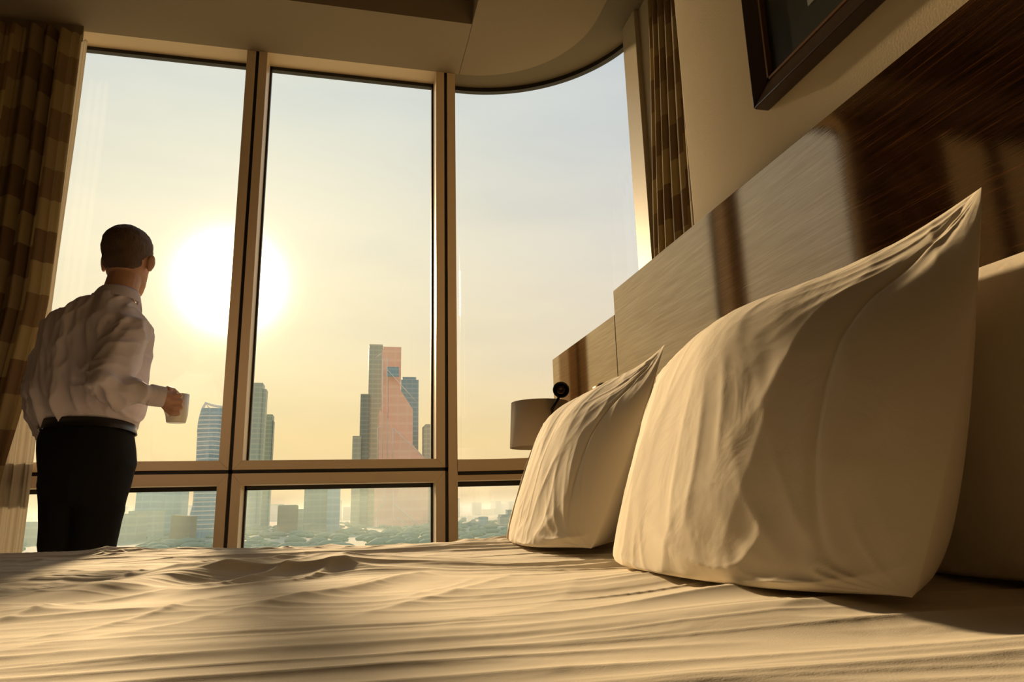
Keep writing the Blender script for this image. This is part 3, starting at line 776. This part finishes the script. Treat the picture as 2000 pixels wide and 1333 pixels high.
# right hand closed on the mug handle
MUG = P3(346, 800, 2.865)
hk = {}
pal0 = P3(333, 785, 2.79)
body.capsule([wr_r, P3(324, 778, 2.78), pal0], [0.027, 0.028, 0.026], 16)
for q in range(4):
    rr_ = (0.0100, 0.0103, 0.0098, 0.0088)[q]; py_ = 772+q*11.2; xk = (350, 352, 351, 347)[q]
    kn = P3(xk-11, py_+1, 2.782); pip = P3(xk+1, py_+1.5, 2.797)
    body.capsule([P3(320, 768+q*7.5, 2.785), P3(329, 771+q*10.2, 2.782), kn], [0.014, 0.0125, 0.0112], 12)
    mid = P3(xk+2, py_+3, 2.822); tip = P3(xk-5, py_+4, 2.838); tip2 = P3(xk-15, py_+4, 2.834)
    body.capsule([kn, pip, mid, tip, tip2], [rr_+0.001, rr_, rr_*0.92, rr_*0.86, rr_*0.76], 12)
body.capsule([P3(319, 768, 2.785), P3(328, 762, 2.79), P3(338, 764, 2.815), P3(346, 770, 2.835)], [0.017, 0.0150, 0.0125, 0.0100], 12)
# left hand resting in the pocket
body.capsule([wr_l, P3(97, 872, 3.02)], [0.028, 0.026], 12)
for q in range(4):
    b0 = P3(90+q*5, 872, 3.025-0.004*q); body.capsule([b0, b0-UPV*0.035, b0-UPV*(0.066-0.004*abs(q-1))+fw*0.008], [0.011, 0.010, 0.008], 10)
b0 = P3(104, 858, 3.02); body.capsule([b0, b0+rt*0.015-UPV*0.03, b0+rt*0.018-UPV*0.055], [0.012, 0.010, 0.009], 10)
me = bake_remesh(body, 0.0036, 2)
bodyo = link_mesh('body', me, M_skin, man)
# hair: short cap over skull, lower at the nape
hb_ = MB()
rs = []
for z, a, b, off in ((-0.062, 0.050, 0.030, -0.048), (-0.045, 0.066, 0.058, -0.030), (-0.020, 0.070, 0.078, -0.024), (0.0, 0.078, 0.090, -0.012), (0.035, 0.084, 0.1065, -0.005),
                     (0.065, 0.082, 0.104, -0.006), (0.09, 0.073, 0.092, -0.006), (0.110, 0.055, 0.070, -0.006), (0.124, 0.030, 0.040, -0.006), (0.128, 0.012, 0.015, -0.006)):
    rs.append(ell(headc+UPV*(z*1.03)+hf*off, a*1.06, b*1.02, 32, f=hf, r=hr_, p=2.15))
hb_.rings(rs)
def hair_disp(co, no):
    k = 0.0022*(noise3(co[:, 0]*180, co[:, 1]*180, co[:, 2]*60, 3)-0.5)+0.004*(noise3(co[:, 0]*30, co[:, 1]*30, co[:, 2]*30, 4)-0.5)
    return no*k[:, None]
link_mesh('hair', bake_remesh(hb_, 0.004, 4, hair_disp), M_hair, man)
# shirt
sh = MB()
W0 = P3(170, 842, 2.93)
tors = [(P3(172, 852, 2.93), 0.125, 0.095), (P3(172, 838, 2.93), 0.155, 0.118), (P3(172, 824, 2.93), 0.176, 0.132), (P3(172, 808, 2.92), 0.188, 0.142), (P3(174, 780, 2.91), 0.190, 0.145), (P3(178, 740, 2.91), 0.184, 0.14),
        (P3(183, 700, 2.91), 0.186, 0.135), (P3(187, 665, 2.91), 0.192, 0.125), (P3(190, 640, 2.91), 0.190, 0.112), (P3(196, 620, 2.91), 0.155, 0.098), (P3(206, 602, 2.915), 0.110, 0.082), (P3(218, 586, 2.92), 0.075, 0.072)]
sh.rings([ell(c, a, b, 36, tilt=-0.10) for c, a, b in tors])
sh.capsule([sh_r+Vector((-0.02, 0.0, 0.01)), sh_r.lerp(el_r, 0.45), el_r+Vector((0, 0, 0.0)), el_r.lerp(wr_r, 0.3), el_r.lerp(wr_r, 0.62), el_r.lerp(wr_r, 0.74)],
           [0.068, 0.066, 0.057, 0.054, 0.044, 0.033], 20)
sh.capsule([sh_l+Vector((0.01, 0, 0.01)), sh_l.lerp(el_l, 0.45), el_l, el_l.lerp(wr_l, 0.4), el_l.lerp(wr_l, 0.8), wr_l], [0.062, 0.062, 0.060, 0.058, 0.046, 0.036], 20)
def shirt_disp(co, no):
    x, y, z = co[:, 0], co[:, 1], co[:, 2]
    lat = (x-HIP.x)*rt.x+(y-HIP.y)*rt.y
    k = 0
    # drapes falling from the shoulder blades, gathered above the belt
    low = sstep(1.45, 1.12, z)
    k = k+(0.012+0.016*low)*(ridge(noise3(lat*13+0.8*z, y*5, z*2.6+lat*4, 21))**2-0.35)
    k = k+0.012*(ridge(noise3(lat*26+z*7, y*12, z*9-lat*12, 22))**2-0.3)
    # elbow creases
    for c_, s_ in ((np.array(el_r), 0.10), (np.array(el_l), 0.09), (np.array(sh_r), 0.08)):
        d = np.exp(-((co-c_)**2).sum(1)/s_**2)
        k = k+0.018*d*(ridge(noise3(x*16+z*18, y*16, z*26-x*10, 23))**2-0.3)
    blouse = np.exp(-((z-1.11)/0.045)**2); k = k+0.012*blouse*(noise3(lat*12, y*12, z*8, 24)-0.3)
    k = np.where(z < 1.075, np.maximum(k, 0), k)
    return no*k[:, None]
shirt = link_mesh('shirt', bake_remesh(sh, 0.006, 8, shirt_disp), M_shirt, man)
# collar standing round the neck, and cuffs
mb = MB(); n = 40; ccen = P3(230, 584, 2.93); ca = Vector((0.10, 0.25, 1)).normalized()
def collar_ring(r_a, r_b, h, dipf):
    pts = []
    for j in range(n):
        th = 2*PI*j/n
        f_ = math.sin(th)
        pts.append(ccen+rt*(r_a*math.cos(th))+fw*(r_b*math.sin(th)+h*0.35)+UPV*(h-dipf*max(0, f_)-0.012*f_))
    return pts
mb.rings([collar_ring(0.093, 0.090, -0.020, 0.045), collar_ring(0.090, 0.087, -0.010, 0.04), collar_ring(0.078, 0.076, 0.022, 0.02), collar_ring(0.073, 0.071, 0.030, 0.02), collar_ring(0.072, 0.070, 0.026, 0.02), collar_ring(0.072, 0.070, -0.01, 0.03)], False)
mb.build('collar', M_shirt, shirt, True)
for a, b, t0, t1 in ((el_r, wr_r, 0.74, 1.03), (el_l, wr_l, 0.8, 1.05)):
    mb = MB(); mb.tube([a.lerp(b, t0), a.lerp(b, t0+0.03), a.lerp(b, t1), a.lerp(b, t1-0.01)], [0.037, 0.040, 0.0375, 0.034], 24); mb.build('cuff', M_shirt, shirt, True, bevel=0.003)
# trousers
tr = MB()
tr.rings([ell(P3(170, 985, 2.92), 0.128, 0.095, 36), ell(P3(170, 945, 2.92), 0.150, 0.122, 36), ell(P3(171, 905, 2.92), 0.160, 0.135, 36), ell(P3(171, 880, 2.92), 0.163, 0.135, 36), ell(P3(172, 850, 2.92), 0.158, 0.126, 36, tilt=-0.08), ell(P3(173, 832, 2.92), 0.146, 0.114, 36, tilt=-0.10)])
for h, k, an, sd in ((hipr, kneer, ankr, 1), (hipl, kneel, ankl, -1)):
    tr.capsule([h+UPV*0.0, h.lerp(k, 0.3), h.lerp(k, 0.65), k, k.lerp(an, 0.5), an+UPV*0.01], [0.086, 0.086, 0.080, 0.073, 0.070, 0.066], 20)
def tr_disp(co, no):
    k = 0.006*(ridge(noise3(co[:, 0]*9, co[:, 1]*9, co[:, 2]*6+co[:, 0]*5, 41))**2-0.3)
    return no*k[:, None]
trousers = link_mesh('trousers', bake_remesh(tr, 0.008, 8, tr_disp), M_trouser, man)
mb = MB(); rr = []
for (c, a, b) in ((P3(173, 846, 2.92), 0.164, 0.130), (P3(173, 829, 2.92), 0.161, 0.127)):
    rr.append((c, a, b))
(c0, a0_, b0_), (c1, a1_, b1_) = rr
mb.rings([ell(c0, a0_, b0_, 48, tilt=-0.10), ell(c1, a1_, b1_, 48, tilt=-0.10), ell(c1, a1_-0.01, b1_-0.01, 48, tilt=-0.10), ell(c0, a0_-0.01, b0_-0.01, 48, tilt=-0.10), ell(c0, a0_, b0_, 48, tilt=-0.10)], False)
mb.build('belt', M_leather, trousers, True)
for an in (ankr, ankl):
    mb = MB(); f = fw
    mb.rings([[an+f*(d)+rt*(w*math.cos(2*PI*j/20))+UPV*(-an.z+0.002+h*(0.5+0.5*math.sin(2*PI*j/20))) for j in range(20)] for d, w, h in
              ((-0.075, 0.018, 0.05), (-0.06, 0.036, 0.085), (0.0, 0.042, 0.10), (0.06, 0.048, 0.075), (0.13, 0.050, 0.055), (0.18, 0.042, 0.045), (0.21, 0.02, 0.03))])
    mb.build('shoe', M_leather, man, True)

# mug
mug = empty('mug', (MUG.x, MUG.y, MUG.z-0.05), 'white porcelain mug held out by the standing person in the right hand', 'mug')
mz0 = P3(345, 826, 2.865).z; mz1 = P3(345, 770, 2.865).z; mr = 0.040; mx = P3(344.5, 800, 2.865).x
mb = MB(); mb.lathe(mx, 2.875, [(0.001, mz0), (mr*0.80, mz0), (mr*0.86, mz0+0.004), (mr*0.98, mz0+0.03), (mr, mz1), (mr-0.004, mz1), (mr-0.005, mz0+0.01), (0.001, mz0+0.008)], 48)
cup = mb.build('cup', M_mug, mug, True)
mb = MB(); hx = mx-mr*0.40; hy = 2.875-mr*0.88; zc = (mz0+mz1)/2; dx = Vector((-0.42, -0.91, 0))
mb.tube([Vector((hx, hy, zc+0.030)), Vector((hx, hy, zc+0.032))+dx*0.014, Vector((hx, hy, zc+0.016))+dx*0.026, Vector((hx, hy, zc-0.016))+dx*0.026, Vector((hx, hy, zc-0.032))+dx*0.014, Vector((hx, hy, zc-0.030))], 0.0055, 10)
mb.build('handle', M_mug, mug, True)

# ------------------------------------------------------------------ the city
GZ = -22.0
def tower_mat(name, c1, c2, fl=4.0, mu=3.0, rough=0.4, seed=0, spec=0.5):
    m = bpy.data.materials.new(name); m.use_nodes = True; t = m.node_tree; b = t.nodes['Principled BSDF']
    tcn = t.nodes.new('ShaderNodeTexCoord'); sp = t.nodes.new('ShaderNodeSeparateXYZ'); t.links.new(tcn.outputs['Object'], sp.inputs[0])
    fz_ = math_n(t, 'FRACT', math_n(t, 'DIVIDE', sp.outputs[2], fl))
    fx_ = math_n(t, 'FRACT', math_n(t, 'DIVIDE', math_n(t, 'ADD', sp.outputs[0], sp.outputs[1]), mu))
    l1 = math_n(t, 'LESS_THAN', fz_, 0.28); l2 = math_n(t, 'LESS_THAN', fx_, 0.18)
    l = math_n(t, 'MAXIMUM', l1, math_n(t, 'MULTIPLY', l2, 0.6))
    nz = t.nodes.new('ShaderNodeTexNoise'); nz.inputs['Scale'].default_value = 0.03; t.links.new(tcn.outputs['Object'], nz.inputs['Vector'])
    c = mixc(t, l, c1, c2)
    c = mixc(t, math_n(t, 'MULTIPLY', nz.outputs[0], 0.35), c, tuple(min(1, v*1.5) for v in c2))
    t.links.new(c, b.inputs['Base Color']); b.inputs['Roughness'].default_value = rough; b.inputs['Specular IOR Level'].default_value = spec
    return m
T_green = tower_mat('green_glass_facade', (0.36, 0.42, 0.36), (0.48, 0.52, 0.43), 8, 9)  # pale facade colours here carry part of the distance haze
T_blue = tower_mat('blue_glass_facade', (0.24, 0.36, 0.42), (0.36, 0.48, 0.52), 8, 9, 0.5, 0, 0.2)
T_grey = tower_mat('grey_green_facade', (0.20, 0.26, 0.25), (0.30, 0.35, 0.31), 7, 8)
T_pink = tower_mat('copper_facade', (0.95, 0.52, 0.38), (1.0, 0.60, 0.45), 14, 14)
T_tan = tower_mat('tan_facade', (0.30, 0.26, 0.17), (0.34, 0.29, 0.19), 8, 7, 0.9, 0, 0.0)
T_far = tower_mat('haze_pale_facade', (0.58, 0.52, 0.44), (0.66, 0.60, 0.50), 9, 9)
T_white = mat('white_cladding', (0.85, 0.80, 0.72), 0.5)
CITYG = 'distant city towers seen through the windows'
def city_block(mb, x0, x1, ytop, Y, depth, yl=None, slant=None):
    """box tower: photo columns give its width at true distance Y; slant = other top row at the right edge"""
    a = at(x0, (ytop+980)/2, Y); b = at(x1, (ytop+980)/2, Y); zt = at((x0+x1)/2, ytop, Y).z
    zt2 = at(x1, slant, Y).z if slant else zt
    zb = GZ if yl is None else at(x0, yl, Y).z
    X0, X1 = a.x, b.x
    vs = [(X0, Y, zb), (X1, Y, zb), (X1, Y+depth, zb), (X0, Y+depth, zb), (X0, Y, zt), (X1, Y, zt2), (X1, Y+depth, zt2), (X0, Y+depth, zt)]
    mb.add(vs, [(3, 2, 1, 0), (4, 5, 6, 7), (0, 1, 5, 4), (1, 2, 6, 5), (2, 3, 7, 6), (3, 0, 4, 7)])
    return mb
def tower(name, label, specs, Y, crown=None, cat='building', group=None):
    p = at(specs[0][1], 1000, Y)
    t = empty(name, (p.x, Y, GZ), label, cat, group)
    for part, x0, x1, yt, m, dy, dep, *r in specs:
        mb = MB(); city_block(mb, x0, x1, yt, Y+dy, dep, slant=(r[0] if r else None)); mb.build(part, m, t)
    return t
TY_ = 1150
# twisted tower
def twist_tower():
    p = at(405, 1000, 800); t = empty('twisted_tower', (p.x, 800, GZ), 'slim twisting glass tower with curved open top under the sun', 'building')
    rows = []; n = 40
    pr_ = [(1062, 371, 418), (1000, 373, 424), (950, 378, 430), (900, 383, 436), (860, 386, 440), (830, 388, 440), (800, 396, 441)]
    for (py, xa, xb) in pr_:
        a = at(xa, py, 800); b = at(xb, py, 800); rows.append((a.z, a.x, b.x))
    z0 = rows[0][0]; rows = [(GZ, rows[0][1], rows[0][2])]+rows
    rs = []; K = 60
    zs = [rows[0][0]+(rows[-1][0]-rows[0][0])*i/K for i in range(K+1)]
    for i, z in enumerate(zs):
        xa = float(np.interp(z, [r[0] for r in rows], [r[1] for r in rows])); xb = float(np.interp(z, [r[0] for r in rows], [r[2] for r in rows]))
        c = (xa+xb)/2; w = (xb-xa)/2; th = i/K*1.9-0.3; ring = []
        for k in range(16):
            al = 2*PI*k/16; cs, sn = math.cos(al), math.sin(al); p_ = 5
            ring.append((math.copysign(abs(cs)**(2/p_), cs)*math.cos(th)-math.copysign(abs(sn)**(2/p_), sn)*math.sin(th), math.copysign(abs(cs)**(2/p_), cs)*math.sin(th)+math.copysign(abs(sn)**(2/p_), sn)*math.cos(th)))
        mxx = max(abs(q[0]) for q in ring)
        rs.append([(c+q[0]/mxx*w, 800+q[1]/mxx*w, z) for q in ring])
    mb = MB(); mb.rings(rs); mb.build('shaft', T_blue, t)
    mb = MB()
    # white floor bands follow the twist
    for i in range(4, K-2, 2):
        r0 = rs[i]; c = Vector((sum(q[0] for q in r0)/16, sum(q[1] for q in r0)/16, 0))
        o_ = [[c.x+(q[0]-c.x)*1.015, c.y+(q[1]-c.y)*1.015, q[2]] for q in r0]; o2 = [[a_, b_, z+1.0] for a_, b_, z in o_]
        mb.rings([o_, o2])
    mb.build('floor_bands', T_white, t)
    mb = MB(); pts = [at(x, y, 800) for x, y in ((387, 845), (390, 820), (396, 798), (402, 787), (412, 791), (425, 794), (441, 796))]
    mb.tube(pts, [1.4]*7, 8); pts2 = [at(x, y, 803) for x, y in ((402, 787), (410, 800), (409, 830), (420, 870), (428, 900))]; mb.tube(pts2, [0.9]*5, 8)
    mb.build('crown_arch', T_white, t, True)
twist_tower()
tower('office_tower', 'grey-green tower pair just right of the left mullion, taller one stepped at its top', [('shaft', 480, 507, 748, T_green, 0, 30), ('upper_step', 505, 514, 760, T_green, 2, 26)], TY_)
tower('office_tower', 'shorter grey tower touching the stepped tower right of the left mullion', [('shaft', 513, 528, 810, T_grey, 0, 30), ('low_wing', 516, 530, 822, T_grey, 6, 24)], TY_+60)
tower('apartment_block', 'broad dark green-grey block below the middle rail, left of the tall tower group', [('body', 595, 663, 918, T_grey, 0, 50), ('side_bay', 640, 665, 925, T_blue, -4, 40)], 900)
tower('apartment_block', 'small plain tan block with a flat roof low in the middle window', [('body', 543, 580, 988, T_tan, 0, 30), ('roof_box', 545, 579, 987, T_grey, 4, 20)], 850)
tower('apartment_block', 'little grey block between the plain tan block and the broad dark block', [('body', 581, 600, 995, T_green, 0, 30)], 960)
# cluster of high towers
tower('glass_skyscraper', 'tallest blue-green glass skyscraper with a rounded green top in the middle window', [('shaft', 718, 746, 676, T_blue, 0, 45), ('crown', 718, 745, 673, T_green, -1, 20), ('lower_step', 702, 720, 770, T_grey, -5, 40), ('podium_tower', 687, 704, 852, T_green, -8, 36)], TY_)
pk = tower('copper_skyscraper', 'stepped copper pink skyscraper with white diagonal lines on its front', [('shaft', 746, 782, 678, T_pink, -72, 40), ('shoulder', 758, 806, 728, T_pink, -76, 40, 800), ('base_wing', 740, 828, 800, T_pink, -80, 50, 893), ('podium', 733, 836, 902, T_pink, -84, 40)], TY_)
mb = MB(); YY = TY_-82-1.5
def stroke(mb, pts, Y, r):
    mb.tube([at(x, y, Y) for x, y in pts], r, 6)
YS = TY_-86
for pts in ([(747, 700), (747, 895)], [(756, 700), (756, 895)], [(756, 722), (812, 784)], [(767, 836), (826, 893)], [(767, 836), (767, 895)], [(738, 895), (737, 838), (744, 832)], [(733, 700), (745, 690)]):
    stroke(mb, pts, YS-1, 0.55)
for pts in ([(745, 985), (728, 1010)], [(752, 900), (752, 985), (745, 990)], [(770, 985), (828, 1035)], [(768, 945), (768, 1058)], [(735, 1010), (735, 1058)], [(775, 1010), (820, 1045)]):
    stroke(mb, pts, YS-2, 0.55)
mb.build('line_trim', T_white, pk, True)
mb = MB(); mb.add([], []); 
a = at(757, 717, YS-0.5); b = at(779, 736, YS-0.5); mb.box(a.x, b.x, YS-0.6, YS+1, b.z, a.z); mb.build('dark_window_band', T_blue, pk)
tower('glass_skyscraper', 'blue-grey skyscraper with a curved top peeking out right of the copper pink one', [('shaft', 782, 817, 742, T_blue, 0, 40), ('crown', 785, 812, 737, T_blue, 3, 30)], TY_+40)
tower('office_tower', 'narrow green tower alone beside the right-hand mullion of the middle window', [('shaft', 828, 842, 832, T_green, 0, 30), ('cap', 831, 841, 829, T_green, 2, 20)], TY_+10)
tower('office_tower', 'blue-grey tower behind the lower left pane, right of the trousers', [('shaft', 268, 309, 915, T_blue, 0, 40), ('plinth', 252, 312, 998, T_green, -6, 30)], 900)
tower('office_tower', 'paler tower with a slanted roof in the lower left pane next to the twisted tower', [('shaft', 315, 357, 925, T_blue, 0, 40), ('bay', 322, 348, 915, T_green, 8, 30)], 950)
tower('apartment_block', 'tan low block with a sloping roof in the lower left pane', [('body', 336, 374, 1006, T_tan, 0, 30, 1010)], 700)
tower('apartment_block', 'wide low grey block left of the trousers in the bottom left of the window', [('body', 20, 92, 1020, T_green, 0, 40)], 760)
tower('apartment_block', 'low grey-green block just right of the trousers', [('body', 232, 270, 1004, T_green, 0, 40)], 760)
tower('dark_building', 'small dark stepped building on the skyline in the right lower pane', [('body', 979, 1030, 1005, T_grey, 0, 20), ('upper_floor', 991, 1008, 996, T_grey, 2, 12), ('side_wing', 976, 992, 1010, T_grey, -2, 14)], 900)
tower('dark_building', 'tiny blue building low on the skyline left of the dark stepped one', [('body', 938, 953, 1010, T_blue, 0, 14)], 930)
# low skyline far away, one object
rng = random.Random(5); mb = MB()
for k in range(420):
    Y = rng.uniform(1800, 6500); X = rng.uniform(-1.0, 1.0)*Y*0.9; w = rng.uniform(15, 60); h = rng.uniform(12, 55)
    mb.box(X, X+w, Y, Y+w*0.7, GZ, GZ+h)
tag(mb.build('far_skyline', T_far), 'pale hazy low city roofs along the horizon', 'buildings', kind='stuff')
# ground and tree belts
def ground_mat():
    m = bpy.data.materials.new('city_ground'); m.use_nodes = True; t = m.node_tree; b = t.nodes['Principled BSDF']
    tcn = t.nodes.new('ShaderNodeTexCoord')
    n1 = t.nodes.new('ShaderNodeTexNoise'); n1.inputs['Scale'].default_value = 0.006; n1.inputs['Detail'].default_value = 6; t.links.new(tcn.outputs['Object'], n1.inputs['Vector'])
    c = ramp(t, n1.outputs[0], [(0.35, (0.20, 0.26, 0.20)), (0.5, (0.34, 0.38, 0.27)), (0.62, (0.30, 0.36, 0.34)), (0.7, (0.46, 0.44, 0.36))])
    t.links.new(c, b.inputs['Base Color']); b.inputs['Roughness'].default_value = 0.9
    return m
M_ground = ground_mat()
o = pyd('ground', [(-12000, 60, GZ), (12000, 60, GZ), (12000, 14000, GZ), (-12000, 14000, GZ)], [(0, 1, 2, 3)], M_ground); o['kind'] = 'structure'
mb = MB(); rng = random.Random(9)
for k in range(1600):
    Y = 430+1200*rng.random()**1.2; X = (rng.uniform(-0.95, 0.5))*Y; r = rng.uniform(1.6, 4.2)
    if Y < 760 and -0.345*Y < X+20 and X < -0.245*Y: continue
    mb.ellipsoid((X, Y, GZ+r*0.5), (r*rng.uniform(1.2, 2.6), r, r*0.8), None, 8, 5)
tag(mb.build('tree_belt', mat('tree_leaves', (0.24, 0.31, 0.23), 0.9), smooth=True), 'dull green tree masses on the ground between the towers', 'trees', kind='stuff')
# evening haze lying over the low ground
hz = bpy.data.materials.new('haze'); hz.use_nodes = True; t = hz.node_tree; t.nodes.clear()
vs_ = t.nodes.new('ShaderNodeVolumeScatter'); vs_.inputs['Color'].default_value = (0.66, 0.93, 0.84, 1); vs_.inputs['Density'].default_value = 0.0006; vs_.inputs['Anisotropy'].default_value = 0.3
ho = t.nodes.new('ShaderNodeOutputMaterial'); t.links.new(vs_.outputs[0], ho.inputs['Volume'])
o = MB().box(-6000, 6000, 260, 9000, GZ+0.4, GZ+42).build('ground_haze', hz); tag(o, 'pale evening haze lying over the distant city ground', 'haze', kind='stuff')
# sun glint on a river bend, built as a pale metal strip
mb = MB(); cl_ = [at(x, y, 1).xy for x, y in ()]
def gpt(px, py):
    d = AF+AR*((px-1000)/F)-AU*((py-666.5)/F); k = (GZ-CZ)/d.z
    return Vector((0, 0, CZ))+d*k
riv = [((560, 1045), (560, 1051)), ((566, 1040), (566, 1048)), ((580, 1037), (580, 1044)), ((592, 1036), (590, 1041)), ((606, 1034), (606, 1038)), ((622, 1033), (622, 1035))]
V = []; 
for a, b in riv:
    a = gpt(*a); b = gpt(*b); V += [(a.x, a.y, GZ+0.35), (b.x, b.y, GZ+0.35)]
o = pyd('river', V, [(2*i, 2*i+1, 2*i+3, 2*i+2) for i in range(len(riv)-1)], mat('glint_metal', (0.9, 0.88, 0.8), 0.30, metal=1.0, bump=(0.5, 0.1)))
tag(o, 'short bright curve of river sun glint on the ground low in the middle window', 'river')
